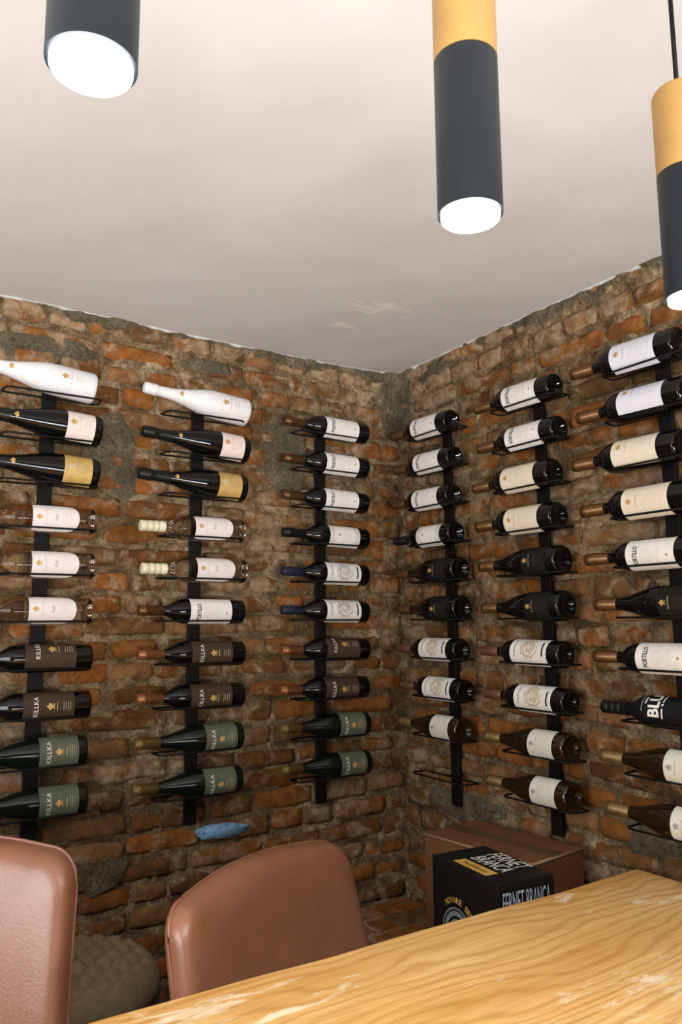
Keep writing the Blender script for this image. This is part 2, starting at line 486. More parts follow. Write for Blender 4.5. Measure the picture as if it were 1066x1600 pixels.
def build_wall(name, side, s_len, s_vis, cement, label):
    # local (s, d, z): s from corner along wall, d out of the wall into the room
    if side == 'L':
        W = lambda s, d, z: (-s, -d, z)
    else:
        W = lambda s, d, z: (-d, -s, z)
    rng = random.Random(5 if side == 'L' else 23)
    # --- mortar bed: uneven grid + solid body behind
    cell = 0.0062
    ss = np.concatenate([np.arange(-0.02, s_vis, cell), np.linspace(s_vis, s_len, 30)])
    zz = np.concatenate([np.linspace(0, 0.40, 10)[:-1], np.arange(0.40, TOPZ + cell, cell)])
    Sg, Zg = np.meshgrid(ss, zz, indexing='ij')
    off = 0 if side == 'L' else 50
    cem = cement(Sg, Zg)
    d = -0.0088 + 0.020 * (fbm(Sg * 30 + off, Zg * 30, 4) - 0.5) + 0.012 * (fbm(Sg * 8 + off, Zg * 8 + 3, 2) - 0.5)
    d = d + cem * (0.0120 + 0.008 * (fbm(Sg * 14 + off, Zg * 14 + 8, 3) - 0.5))
    ns, nz = Sg.shape
    verts = [W(Sg[i, j], d[i, j], Zg[i, j]) for i in range(ns) for j in range(nz)]
    faces = []
    for i in range(ns - 1):
        for j in range(nz - 1):
            q = (i * nz + j, (i + 1) * nz + j, (i + 1) * nz + j + 1, i * nz + j + 1)
            faces.append(q if side == 'R' else q[::-1])
    b0 = len(verts)
    for s in (-0.02, s_len):
        for z in (0, TOPZ):
            for dd in (-0.03, -0.22):
                verts.append(W(s, dd, z))
    for f in ((0, 1, 3, 2), (4, 6, 7, 5), (0, 4, 5, 1), (2, 3, 7, 6), (1, 5, 7, 3)):
        faces.append(tuple(b0 + k for k in f))
    wall = mesh_obj(name, verts, faces, M_MORTAR, None, True)
    at = wall.data.attributes.new('cement', 'FLOAT', 'POINT')
    vals = np.zeros(len(verts), dtype=np.float32)
    vals[:ns * nz] = cem.reshape(-1)
    at.data.foreach_set('value', vals)
    wall['kind'] = 'structure'
    wall['label'] = label
    # --- bricks
    us5 = (-1, -0.86, -0.3, 0.3, 0.86, 1)
    us3 = (-1, -0.72, 0.0, 0.72, 1)
    vs3 = (-1, -0.55, 0.55, 1)
    def brick_geo(s0, s1, z0, z1, face):
        L_, H_ = s1 - s0, z1 - z0
        us = us5 if L_ > 0.13 else us3
        cs, cz = (s0 + s1) / 2, (z0 + z1) / 2
        rot = rng.uniform(-0.018, 0.018)
        tiltz = rng.uniform(-0.05, 0.05)
        sd = rng.uniform(0, 100)
        vv, ff = [], []
        nu, nv = len(us), len(vs3)
        def pt(u, v, dd, inset):
            rough = 0.0085
            x = u * L_ / 2 * (1 - 0.035 * abs(v) ** 3) ; z = v * H_ / 2 * (1 - 0.10 * abs(u) ** 5)
            n1 = mnoise.noise(Vector((u * 2.6 + sd, v * 1.6, 0.3)))
            n2 = mnoise.noise(Vector((u * 2.9, v * 1.7 + sd, 4.3)))
            x += n1 * rough - inset * u; z += n2 * rough * 1.0 - inset * v
            return (cs + x - rot * z, dd, cz + z + rot * x)
        for j, v in enumerate(vs3):
            for i, u in enumerate(us):
                edge = i in (0, nu - 1) or j in (0, nv - 1)
                n = mnoise.noise(Vector((u * 2.3 + sd, v * 1.8 - sd, 1.7)))
                dd = face + 0.0035 * n + tiltz * v * H_ / 2 - (0.0062 + 0.003 * n if edge else 0)
                vv.append(pt(u, v, dd, 0.0))
        for j in range(nv - 1):
            for i in range(nu - 1):
                ff.append((j * nu + i, j * nu + i + 1, (j + 1) * nu + i + 1, (j + 1) * nu + i))
        ring = [i for i in range(nu)] + [j * nu + nu - 1 for j in range(1, nv)] + \
               [(nv - 1) * nu + i for i in range(nu - 2, -1, -1)] + [j * nu for j in range(nv - 2, 0, -1)]
        b = len(vv)
        for k in ring:
            p = vv[k]
            vv.append((p[0] + (p[0] - cs) * 0.02, -0.03, p[2] + (p[2] - cz) * 0.04))
        nr = len(ring)
        for k in range(nr):
            ff.append((ring[k], b + k, b + (k + 1) % nr, ring[(k + 1) % nr]))
        vv = [W(*p) for p in vv]
        if side == 'L':
            ff = [f[::-1] for f in ff]
            ff = [f for f in ff]
        return vv, ff
    rest_v, rest_f = [], []
    row = 0
    z = 0.004
    count = 0
    while z < TOPZ - 0.02:
        h = 0.0505 + rng.uniform(-0.004, 0.004)
        dz_row = rng.uniform(-0.002, 0.002)
        s = -rng.uniform(0.0, 0.14) if row % 2 else -rng.uniform(0.1, 0.2)
        header_row = rng.random() < 0.25
        while s < s_len - 0.03:
            if header_row:
                ln = rng.uniform(0.095, 0.125)
            else:
                ln = rng.uniform(0.185, 0.235) if rng.random() < 0.72 else rng.uniform(0.09, 0.13)
            gap = rng.uniform(0.009, 0.016)
            s0, s1 = max(s, 0.004), min(s + ln, s_len - 0.005)
            s += ln + gap
            if s1 - s0 < 0.04:
                continue
            wob = 0.006 * math.sin(s0 * 2.3 + row * 0.7)
            face = rng.uniform(-0.005, 0.0035)
            zc = z + dz_row + wob
            vv, ff = brick_geo(s0, s1, zc + rng.uniform(-.003, .003), zc + h + rng.uniform(-.003, .003), face)
            if side == 'L':
                vis = s0 < s_vis and zc > 0.50 and zc < H
            else:
                vis = s0 < s_vis and zc > (0.44 if s0 < 0.25 else 0.66) and zc < H + 0.03
            if vis:
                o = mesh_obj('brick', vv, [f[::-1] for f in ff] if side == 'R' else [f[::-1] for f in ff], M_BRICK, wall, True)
                count += 1
            else:
                b = len(rest_v)
                rest_v += vv
                rest_f += [tuple(b + k for k in f[::-1]) for f in ff]
        z += h + 0.016
        row += 1
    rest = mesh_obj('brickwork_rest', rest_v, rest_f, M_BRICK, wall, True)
    rest['kind'] = 'stuff'
    print(name, 'bricks', count)
    return wall

wall_left = build_wall('wall_left', 'L', 2.9, 1.62, cement_L, 'old brick wall with crumbling mortar on the left')
wall_right = build_wall('wall_right', 'R', 2.9, 1.36, cement_R, 'old brick wall with crumbling mortar on the right')

# make every normal point outwards
for w in (wall_left, wall_right):
    for ch in w.children:
        bm = bmesh.new(); bm.from_mesh(ch.data)
        bmesh.ops.recalc_face_normals(bm, faces=bm.faces)
        # open-backed shells: be sure the front faces look into the room
        bm.faces.ensure_lookup_table()
        bm.to_mesh(ch.data); bm.free()

# blue patch low on the left wall
bv, bf = [(-0.672, -0.0062, 0.753)], []
NP = 30
for k in range(NP):
    a = 2 * math.pi * k / NP
    rr = 1 + 0.12 * mnoise.noise(Vector((math.cos(a) * 2.1, math.sin(a) * 2.1, 2.2))) + 0.15 * mnoise.noise(Vector((math.cos(a) * 6, math.sin(a) * 6, 7)))
    bv.append((-0.672 + 0.080 * rr * math.cos(a), -0.0058, 0.753 + 0.021 * rr * math.sin(a) - 0.10 * 0.08 * rr * math.cos(a) * 0.5))
for k in range(NP):
    a = 2 * math.pi * k / NP
    p = bv[1 + k]
    bv.append((p[0], 0.012, p[2]))
for k in range(NP):
    bf.append((0, 1 + k, 1 + (k + 1) % NP))
    bf.append((1 + k, 1 + NP + k, 1 + NP + (k + 1) % NP, 1 + (k + 1) % NP))
ps = mesh_obj('blue_patch', bv, bf, M_BLUE, wall_left, True)
ps['label'] = 'blue patch on the brick'

# ceiling
gx = np.concatenate([np.linspace(-2.9, -1.6, 12)[:-1], np.linspace(-1.6, 0.10, 110)])
gy = np.concatenate([np.linspace(-4.3, -1.6, 16)[:-1], np.linspace(-1.6, 0.10, 110)])
X, Y = np.meshgrid(gx, gy, indexing='ij')
Z = ceil_z(X, Y)
cv = [(X[i, j], Y[i, j], Z[i, j]) for i in range(len(gx)) for j in range(len(gy))]
n2 = len(gy)
cf = [(i * n2 + j, i * n2 + j + 1, (i + 1) * n2 + j + 1, (i + 1) * n2 + j) for i in range(len(gx) - 1) for j in range(n2 - 1)]
b0 = len(cv)
for x in (-2.9, 0.10):
    for y in (-4.3, 0.10):
        cv.append((x, y, H + 0.12))
cf.append((b0, b0 + 2, b0 + 3, b0 + 1))
ceiling = mesh_obj('ceiling', cv, cf, M_CEIL, None, True)
ceiling['kind'] = 'structure'
ceiling['label'] = 'pale plastered ceiling with flaked paint near the corner'

# broken rim of plaster where the ceiling meets the brick walls
def plaster_rim(name, side, length):
    n = int(length / 0.012)
    vv, ff = [], []
    for i in range(n + 1):
        s = 0.01 + length * i / n
        nz = float(fbm(np.array(s * 40 + (0 if side == 'L' else 77)), np.array(3.3), 3))
        nw = float(fbm(np.array(s * 25 + 9), np.array(8.3), 3))
        x, y = (-s, 0.0) if side == 'L' else (0.0, -s)
        zc = float(ceil_z(np.array(x), np.array(y)))
        dn = 0.0015 + 0.006 * max(0, nz - 0.5) * 3.0
        out = 0.001 + 0.007 * nw
        for dd, z in ((-0.03, zc + 0.01), (out + 0.010, zc + 0.006), (out, zc - dn * 0.6), (out - 0.006, zc - dn), (-0.03, zc - dn * 0.7)):
            vv.append((-s, -dd, z) if side == 'L' else (-dd, -s, z))
    for i in range(n):
        for k in range(4):
            q = (i * 5 + k, i * 5 + k + 1, (i + 1) * 5 + k + 1, (i + 1) * 5 + k)
            ff.append(q if side == 'L' else q[::-1])
    o = mesh_obj(name, vv, ff, M_CEIL, None, False)
    o['kind'] = 'structure'
    o['label'] = 'ragged white plaster edge between ceiling and ' + ('left' if side == 'L' else 'right') + ' brick wall'
plaster_rim('trim_1', 'L', 2.8)
plaster_rim('trim_2', 'R', 2.8)

fl = box_obj('floor', (-2.9, -4.3, -0.1), (0.1, 0.1, 0.0), M_FLOOR)
fl['kind'] = 'structure'; fl['label'] = 'dark tiled floor under the table'
o = box_obj('wall_back', (-2.9, -4.4, 0), (0.1, -4.3, H + .05), M_PLASTER); o['kind'] = 'structure'; o['label'] = 'plain plastered wall behind the viewer'
wb = bmesh.new()
for lo, hi in (((-3.0, -4.3, 0), (-2.9, -2.15, H + .05)), ((-3.0, -0.75, 0), (-2.9, 0.1, H + .05)), ((-3.0, -2.15, 0), (-2.9, -0.75, 0.9)), ((-3.0, -2.15, 2.0), (-2.9, -0.75, H + .05))):
    box_bm(wb, lo, hi)
o = bm_obj('wall_side', wb, M_PLASTER); o['kind'] = 'structure'; o['label'] = 'plain plastered side wall with a window, far left'
o = box_obj('wall_right_plaster', (0.0, -4.3, 0), (0.1, -2.9, H + .05), M_PLASTER); o['kind'] = 'structure'; o['label'] = 'plain plastered stretch of the right wall'
wn = bmesh.new()
for lo, hi in (((-2.97, -2.15, .9), (-2.91, -2.09, 2.0)), ((-2.97, -0.81, .9), (-2.91, -0.75, 2.0)), ((-2.97, -2.09, .9), (-2.91, -0.81, .96)), ((-2.97, -2.09, 1.94), (-2.91, -0.81, 2.0)), ((-2.97, -1.47, .96), (-2.91, -1.43, 1.94))):
    box_bm(wn, lo, hi)
o = bm_obj('window_1', wn, M_WHITEFRAME); o['kind'] = 'structure'; o['label'] = 'white framed window in the side wall'

# ------------------------------------------------------------------ brick ledge in the corner
LEDGE = 0.46
M_JOINT = plain('pale_joint', (0.30, 0.225, 0.135), 0.95, 0.2, 60)
ledge = box_obj('brick_ledge', (-0.50, -0.935, 0.0), (-0.02, -0.02, LEDGE - 0.005), M_JOINT)
tag(ledge, 'low ledge paved with reddish bricks in the corner under the cartons', 'ledge')
rl = random.Random(3)
pv = {}
def paver_mesh(sx, sy):
    key = (round(sx, 3), round(sy, 3))
    if key not in pv:
        bm = bmesh.new()
        box_bm(bm, (-sx / 2, -sy / 2, -0.03), (sx / 2, sy / 2, 0))
        bmesh.ops.bevel(bm, geom=[e for e in bm.edges if all(v.co.z > -0.001 for v in e.verts)], offset=0.004, segments=1, affect='EDGES')
        bmesh.ops.recalc_face_normals(bm, faces=bm.faces)
        me = bpy.data.meshes.new('paver'); bm.to_mesh(me); bm.free()
        me.materials.append(M_PAVER)
        pv[key] = me
    return pv[key]
M_PAVER = brick_material('paver_brick')
y = -0.03
rowi = 0
while y > -0.92:
    x = -0.49 + (0.05 if rowi % 2 else 0)
    while x < -0.06:
        o = link(bpy.data.objects.new('paver', paver_mesh(0.168, 0.086)))
        o.parent = ledge
        xx = min(x + 0.084, -0.025 - 0.084)
        o.location = (xx, y - 0.043, LEDGE + rl.uniform(-0.002, 0.002))
        o.rotation_euler = (0, 0, rl.uniform(-0.01, 0.01))
        x += 0.180
    y -= 0.098
    rowi += 1

# ------------------------------------------------------------------ table
bm = bmesh.new()
edge = []
XE, YE = -0.052, -0.940
N = 46
def wav(x):
    return 0.004 * math.sin(x * 4.1) + 0.003 * math.sin(x * 9.7 + 1.0) + 0.0015 * math.sin(x * 23)
for i in range(N + 1):
    x = -2.75 + (XE - 0.012 + 2.75) * i / N
    edge.append((x, YE + wav(x)))
edge += [(XE - 0.004, YE - 0.004), (XE, YE - 0.014)]
for i in range(1, 14):
    edge.append((XE + 0.002 * math.sin(i), YE - 0.014 - (2.44 - 0.96) * i / 13))
edge.append((-2.75, edge[-1][1]))
T = 0.78
def poly_slab(edge, z0, z1, bev):
    bm = bmesh.new()
    top = [bm.verts.new((x, y, z1)) for x, y in edge]
    bot = [bm.verts.new((x, y, z0)) for x, y in edge]
    n = len(edge)
    bm.faces.new(top); bm.faces.new(bot[::-1])
    for i in range(n):
        bm.faces.new((top[i], bot[i], bot[(i + 1) % n], top[(i + 1) % n]))
    bmesh.ops.recalc_face_normals(bm, faces=bm.faces)
    es = [e for e in bm.edges if (all(abs(v.co.z - z1) < 1e-6 for v in e.verts) or all(abs(v.co.z - z0) < 1e-6 for v in e.verts))]
    bmesh.ops.bevel(bm, geom=es, offset=bev, segments=3, affect='EDGES', profile=0.5)
    return bm
table = empty('wooden_table', (-1.4, -1.68, 0))
tag(table, 'long pale wooden table with wavy grain, worn patches and painted glare in the foreground', 'table')
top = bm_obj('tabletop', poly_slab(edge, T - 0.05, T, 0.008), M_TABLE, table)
top.location = (1.4, 1.68, 0)
for lx in (-2.4, -0.62):
    for ly in (-1.12, -2.2):
        l = box_obj('leg', (-0.04, -0.04, 0), (0.04, 0.04, T - 0.05), M_TABLE, table, 0.005)
        l.location = (lx + 1.4, ly + 1.68, 0)
box_obj('apron', (-1.0, 0.44, T - 0.13), (0.74, 0.48, T - 0.051), M_TABLE, table)

# ------------------------------------------------------------------ pendant lamps
def pendant(x, y, label):
    z0, zg, zt = 1.744, 1.909, 2.024
    r = 0.0320
    e = empty('pendant_lamp', (x, y, z0))
    tag(e, label, 'lamp', 'pendant lamps over the table')
    v, f = lathe_data([(r - 0.003, 0.02), (r - 0.003, 0.0), (r, 0.0), (r, zg - z0 - 0.0015), (r - 0.001, zg - z0)], 48, False, True)
    o = mesh_obj('shade', v, f, M_LAMP_BLACK, e); smooth_by_angle(o.data)
    v, f = lathe_data([(r, zg - z0), (r, zt - z0 - 0.008), (r - 0.003, zt - z0 - 0.002), (r - 0.009, zt - z0)], 48, True, True)
    o = mesh_obj('upper_sleeve', v, f, M_LAMP_GOLD, e); smooth_by_angle(o.data)
    v, f = lathe_data([(r - 0.0032, 0.010), (r - 0.0032, -0.004), (r - 0.008, -0.006)], 48, True, True)
    o = mesh_obj('diffuser', v, f, M_DIFFUSER, e); smooth_by_angle(o.data)
    v, f = tube_data([(0, 0, zt - z0 - 0.002), (0, 0, 0.3 * (zt - z0) + 0.7 * (H - z0)), (0, 0, H + 0.01 - z0)], 0.003, 8)
    mesh_obj('cable', v, f, M_STEEL, e, True)
    v, f = lathe_data([(0.040, H - z0 - 0.012), (0.043, H - z0 - 0.008), (0.043, H - z0 + 0.008)], 32)
    o = mesh_obj('ceiling_rose', v, f, M_LAMP_BLACK, e); smooth_by_angle(o.data)
    sp = bpy.data.lights.new('lamp_beam', 'SPOT')
    sp.energy = 21; sp.spot_size = math.radians(118); sp.spot_blend = 0.7; sp.shadow_soft_size = 0.03; sp.color = (0.95, 0.97, 1.0)
    so_ = link(bpy.data.objects.new('lamp_beam', sp)); so_.parent = e; so_.location = (0, 0, -0.010)
    return e
t = NT('lamp_diffuser_glow')
t.set(color=(0.9, 0.9, 0.9), emit=(0.93, 0.97, 1.0), estr=26.0)
M_DIFFUSER = t.mat
pendant(-1.522, -1.630, 'nearest pendant lamp, blue-black tube glowing at upper left')
pendant(-1.154, -1.623, 'middle pendant lamp with mustard sleeve above blue-black tube')
pendant(-0.788, -1.626, 'pendant lamp cut by the right edge, cable visible above mustard sleeve')

# ------------------------------------------------------------------ print helpers (label coordinates: a across, z up)
def text_geo(body, height, width=None, shear=0.0, bold=0.0, space=1.0):
    cu = bpy.data.curves.new('tmp', 'FONT')
    cu.body = body
    cu.align_x = 'CENTER'; cu.align_y = 'CENTER'
    cu.size = 1.0
    cu.resolution_u = 2
    cu.shear = shear
    cu.offset = bold
    cu.space_character = space
    ob = bpy.data.objects.new('tmp', cu)
    COL.objects.link(ob)
    dg = bpy.context.evaluated_depsgraph_get()
    me = bpy.data.meshes.new_from_object(ob.evaluated_get(dg))
    vs = np.array([v.co[:2] for v in me.vertices]).reshape(-1, 2)
    fs = [tuple(p.vertices) for p in me.polygons]
    bpy.data.objects.remove(ob); bpy.data.curves.remove(cu); bpy.data.meshes.remove(me)
    mn, mx = vs.min(0), vs.max(0)
    vs = vs - (mn + mx) / 2
    sy = height / (mx[1] - mn[1])
    sx = sy if width is None else width / (mx[0] - mn[0])
    vs = vs * np.array([sx, sy])
    return vs.tolist(), fs

def rect(ca, cz, w, h):
    return [(ca - w / 2, cz - h / 2), (ca + w / 2, cz - h / 2), (ca + w / 2, cz + h / 2), (ca - w / 2, cz + h / 2)], [(0, 1, 2, 3)]

def ngon(ca, cz, ra, rz, n=10, rot=0.0):
    return [(ca + ra * math.cos(2 * math.pi * k / n + rot), cz + rz * math.sin(2 * math.pi * k / n + rot)) for k in range(n)], [tuple(range(n))]

def ring(ca, cz, r, w, n=24, a0=0, a1=2 * math.pi, wob=0.0, seed=0):
    vs, fs = [], []
    for k in range(n + 1):
        a = a0 + (a1 - a0) * k / n
        q = r * (1 + wob * mnoise.noise(Vector((math.cos(a) * 1.3, math.sin(a) * 1.3, seed))))
        vs += [(ca + (q - w / 2) * math.cos(a), cz + (q - w / 2) * math.sin(a)), (ca + (q + w / 2) * math.cos(a), cz + (q + w / 2) * math.sin(a))]
    for k in range(n):
        fs.append((2 * k, 2 * k + 1, 2 * k + 3, 2 * k + 2))
    return vs, fs

def merge(*geos):
    V, Fc = [], []
    for vs, fs in geos:
        b = len(V)
        V += [tuple(v) for v in vs]
        Fc += [tuple(b + i for i in f) for f in fs]
    return V, Fc

def shift(geo, da, dz):
    return [(a + da, z + dz) for a, z in geo[0]], geo[1]

def emblem(ca, cz, s):
    """little crest: three leaf lobes over a bar"""
    return merge(ngon(ca, cz + s * 0.30, s * 0.20, s * 0.32, 8), ngon(ca - s * 0.30, cz + s * 0.12, s * 0.18, s * 0.22, 8),
                 ngon(ca + s * 0.30, cz + s * 0.12, s * 0.18, s * 0.22, 8), ngon(ca, cz - s * 0.12, s * 0.34, s * 0.16, 8),
                 rect(ca, cz - s * 0.42, s * 0.8, s * 0.14))

def fine_lines(ca, zs, widths, h=0.0009):
    return merge(*[rect(ca, z, w, h) for z, w in zip(zs, widths)])

def wrap(geo, R):
    """bend flat print around a bottle of radius R (front faces -Y)"""
    bm = bmesh.new()
    vs = [bm.verts.new((a, 0, z)) for a, z in geo[0]]
    for f in geo[1]:
        try:
            bm.faces.new([vs[i] for i in f])
        except ValueError:
            pass
    amin = min(v.co.x for v in vs); amax = max(v.co.x for v in vs)
    st = 0.006
    k = math.ceil(amin / st)
    while k * st < amax:
        bmesh.ops.bisect_plane(bm, geom=bm.verts[:] + bm.edges[:] + bm.faces[:], plane_co=(k * st, 0, 0), plane_no=(1, 0, 0), dist=1e-6)
        k += 1
    for v in bm.verts:
        th = v.co.x / R
        v.co = Vector((R * math.sin(th), -R * math.cos(th), v.co.z))
    for f in bm.faces:
        f.normal_update()
        c = f.calc_center_median()
        if f.normal.x * c.x + f.normal.y * c.y < 0:
            f.normal_flip()
    me = bpy.data.meshes.new('print')
    bm.to_mesh(me); bm.free()
    return me

def label_mesh(R, z0, z1, half, shape='rect'):
    """label patch bent around the bottle; half = half width along the arc"""
    nz = 14 if shape != 'rect' else 1
    na = 20
    vs, fs = [], []
    for j in range(nz + 1):
        z = z0 + (z1 - z0) * (j / nz) ** (2.0 if shape != 'rect' else 1.0)
        w = half
        if shape == 'round':
            L_ = z1 - z0
            rb = L_ * 0.36
            t_ = (z - z0) / rb
            if t_ < 1:
                w = half * max(0.05, (1 - (1 - t_) ** 2.3) ** (1 / 2.3))
            t2 = (z1 - z) / (L_ * 0.12)
            if t2 < 1:
                w = half * (0.90 + 0.10 * math.sqrt(max(0, 1 - (1 - t2) ** 2)))
        for i in range(na + 1):
            th = (-w + 2 * w * i / na) / R
            vs.append((R * math.sin(th), -R * math.cos(th), z))
    for j in range(nz):
        for i in range(na):
            fs.append((j * (na + 1) + i, j * (na + 1) + i + 1, (j + 1) * (na + 1) + i + 1, (j + 1) * (na + 1) + i))
    me = bpy.data.meshes.new('label')
    me.from_pydata(vs, [], fs)
    me.shade_smooth()
    return me

# ------------------------------------------------------------------ bottle types
BORD = [(0.0, 0.016), (0.012, 0.014), (0.022, 0.006), (0.029, 0.0008), (0.032, 0.0), (0.0345, 0.002), (0.0355, 0.006), (0.0355, 0.184), (0.0348, 0.194), (0.0325, 0.203),
        (0.0285, 0.212), (0.0232, 0.221), (0.0185, 0.229), (0.0152, 0.237), (0.0136, 0.246), (0.0130, 0.262), (0.0128, 0.302), (0.0140, 0.304), (0.0140, 0.318), (0.0125, 0.320)]
BURG = [(0.0, 0.018), (0.014, 0.015), (0.026, 0.006), (0.032, 0.0008), (0.035, 0.0), (0.0375, 0.002), (0.0388, 0.007), (0.0388, 0.124), (0.0382, 0.138), (0.0360, 0.154),
        (0.0322, 0.172), (0.0275, 0.190), (0.0228, 0.207), (0.0185, 0.223), (0.0158, 0.238), (0.0145, 0.252), (0.0137, 0.275), (0.0133, 0.302), (0.0145, 0.304), (0.0145, 0.318), (0.013, 0.320)]
CHAM = [(0.0, 0.022), (0.016, 0.018), (0.028, 0.006), (0.035, 0.0008), (0.0385, 0.0), (0.0412, 0.003), (0.0422, 0.009), (0.0422, 0.104), (0.0414, 0.122), (0.0390, 0.142),
        (0.0350, 0.162), (0.0300, 0.183), (0.0250, 0.204), (0.0208, 0.224), (0.0178, 0.243), (0.0160, 0.262), (0.0150, 0.283)]
CHAM_NECK = [(0.0185, 0.240), (0.0166, 0.261), (0.0155, 0.283), (0.0152, 0.292), (0.0172, 0.298), (0.0175, 0.306), (0.0165, 0.311), (0.0170, 0.326), (0.0150, 0.3345), (0.008, 0.337)]

def mk(profile, seg=36):
    v, f = lathe_data(profile, seg, False, True)
    me = bpy.data.meshes.new('bottle')
    me.from_pydata(v, [], f)
    smooth_by_angle(me, 50)
    return me

def capsule_mesh(r0, r1, z0, z1, rings=True):
    pr = [(r0 - 0.001, z0), (r0, z0 + 0.0008)]
    if rings:
        for zz in (z1 - 0.020, z1 - 0.016):
            pr += [(r1, zz - 0.0012), (r1 + 0.0008, zz), (r1, zz + 0.0012)]
    pr += [(r1, z1 - 0.003), (r1 - 0.0008, z1 - 0.0008), (r1 - 0.003, z1)]
    v, f = lathe_data(pr, 28, False, True)
    me = bpy.data.meshes.new('capsule')
    me.from_pydata(v, [], f)
    smooth_by_angle(me, 55)
    return me

def screwcap_mesh(r, z0, z1):
    pr = [(r - 0.001, z0), (r, z0 + 0.0005)]
    for zz in (z0 + 0.018, z0 + 0.034, z0 + 0.052):
        pr += [(r, zz - 0.0012), (r - 0.0010, zz), (r, zz + 0.0012)]
    pr += [(r, z1 - 0.002), (r - 0.001, z1 - 0.0004), (r - 0.003, z1)]
    v, f = lathe_data(pr, 28, False, True)
    me = bpy.data.meshes.new('screwcap')
    me.from_pydata(v, [], f)
    smooth_by_angle(me, 55)
    return me

class BType:
    def __init__(s, L, R, parts, desc, name='wine_bottle'):
        s.L, s.R, s.parts, s.desc, s.name = L, R, parts, desc, name
TYPES = {}
def withmat(me, mat):
    me.materials.append(mat)
    return me

def body_text(h, ca, z, w=None, txt='', **k):
    return shift(text_geo(txt, h, w, **k), ca, z)

def deftype(key, prof, glass, cap, label, prints, desc, L=0.32, R=0.0355, extra=()):
    """parts: (name, mesh, parent name or None, label)"""
    parts = [('body', withmat(mk(prof), glass), None, None)]
    if cap:
        parts.append((cap[0], withmat(cap[1], cap[2]), None, cap[3]))
    if label:
        z0, z1, half, shape, mat, ldesc = label
        parts.append(('label', withmat(label_mesh(R + 0.0006, z0, z1, half, shape), mat), None, ldesc))
    for nm, geo, mat in prints:
        parts.append((nm, withmat(wrap(geo, R + 0.0011), mat), 'label' if label else 'body', None))
    for nm, me, par, ld in extra:
        parts.append((nm, me, par, ld))
    TYPES[key] = BType(L, R, parts, desc)

cap_b = lambda: capsule_mesh(0.0140, 0.0146, 0.2455, 0.3215)
rnd = random.Random(2)
def lines(ca, z0, z1, n, w, h=0.0009):
    return fine_lines(ca, [z0 + (z1 - z0) * i / max(1, n - 1) for i in range(n)], [w * rnd.uniform(0.55, 1) for _ in range(n)], h)

# Portillo: white label, gold capsule
def portillo(key, cap, ldmat=M_LBL_WHITE, inkz=0.0):
    deftype(key, BORD, M_GLASS_DARK, cap,
            (0.046, 0.176, 0.0505, 'rect', ldmat, 'white paper label'),
            [('lettering', body_text(0.0135, 0.002, 0.150, 0.050, 'PORTILLO', bold=0.03), M_INK_BLACK),
             ('fine_print', merge(lines(0.002, 0.088, 0.134, 9, 0.040, 0.0007)), M_INK_PALE),
             ('emblem', merge(ngon(0.0, 0.064, 0.0034, 0.0034, 10), shift(text_geo('n', 0.006, 0.007), -0.038, 0.09)), M_INK_GOLD)],
            'dark bottle with white label')
portillo('P', ('capsule', cap_b(), M_CAP_GOLD, 'gold foil capsule'))
# Killka brown
deftype('KB', BORD, M_GLASS_DARK, ('capsule', cap_b(), M_CAP_COPPER, 'copper foil capsule'),
        (0.044, 0.172, 0.0505, 'rect', M_LBL_BROWN, 'brown paper label'),
        [('lettering', body_text(0.0115, 0.0, 0.141, 0.052, 'KILLKA', space=1.1), M_INK_WHITE),
         ('emblem', emblem(0.0, 0.104, 0.018), M_INK_GOLD),
         ('fine_print', merge(rect(0.0, 0.0885, 0.020, 0.0015), lines(0.0, 0.055, 0.072, 4, 0.026)), M_INK_TAN)],
        'dark bottle with brown label')
# Killka green (sloping shoulders)
deftype('KG', BURG, M_GLASS_GREEN, ('capsule', capsule_mesh(0.0150, 0.0152, 0.248, 0.3215), M_CAP_OLIVE, 'dull gold foil capsule'),
        (0.024, 0.122, 0.054, 'rect', M_LBL_SAGE, 'sage green paper label'),
        [('lettering', body_text(0.0110, 0.0, 0.099, 0.056, 'KILLKA', space=1.1), M_INK_WHITE),
         ('emblem', emblem(0.0, 0.073, 0.017), M_INK_GOLD),
         ('fine_print', merge(rect(0.0, 0.0545, 0.022, 0.0014), lines(0.0, 0.036, 0.046, 3, 0.034)), M_INK_TAN)],
        'slope-shouldered bottle with sage green label', R=0.0388)
# stone-white framed label, black capsule
def frame_geo(ca, cz, w, h, t_):
    return merge(rect(ca, cz + h / 2, w, t_), rect(ca, cz - h / 2, w, t_), rect(ca - w / 2, cz, t_, h), rect(ca + w / 2, cz, t_, h))
deftype('N', BORD, M_GLASS_DARK, ('capsule', cap_b(), M_CAP_BLACK, 'black foil capsule'),
        (0.044, 0.162, 0.0505, 'rect', M_LBL_GREYW, 'stone white paper label'),
        [('panel', merge(rect(0.0, 0.103, 0.066, 0.074)), M_LBL_WHITE),
         ('fine_print', merge(frame_geo(0, 0.103, 0.078, 0.098, 0.0022), shift(lines(0.0, 0.082, 0.112, 5, 0.034), 0, 0)), M_INK_PALE),
         ('emblem', emblem(0.0, 0.126, 0.010), M_INK_GREY)],
        'dark bottle with framed stone-white label')
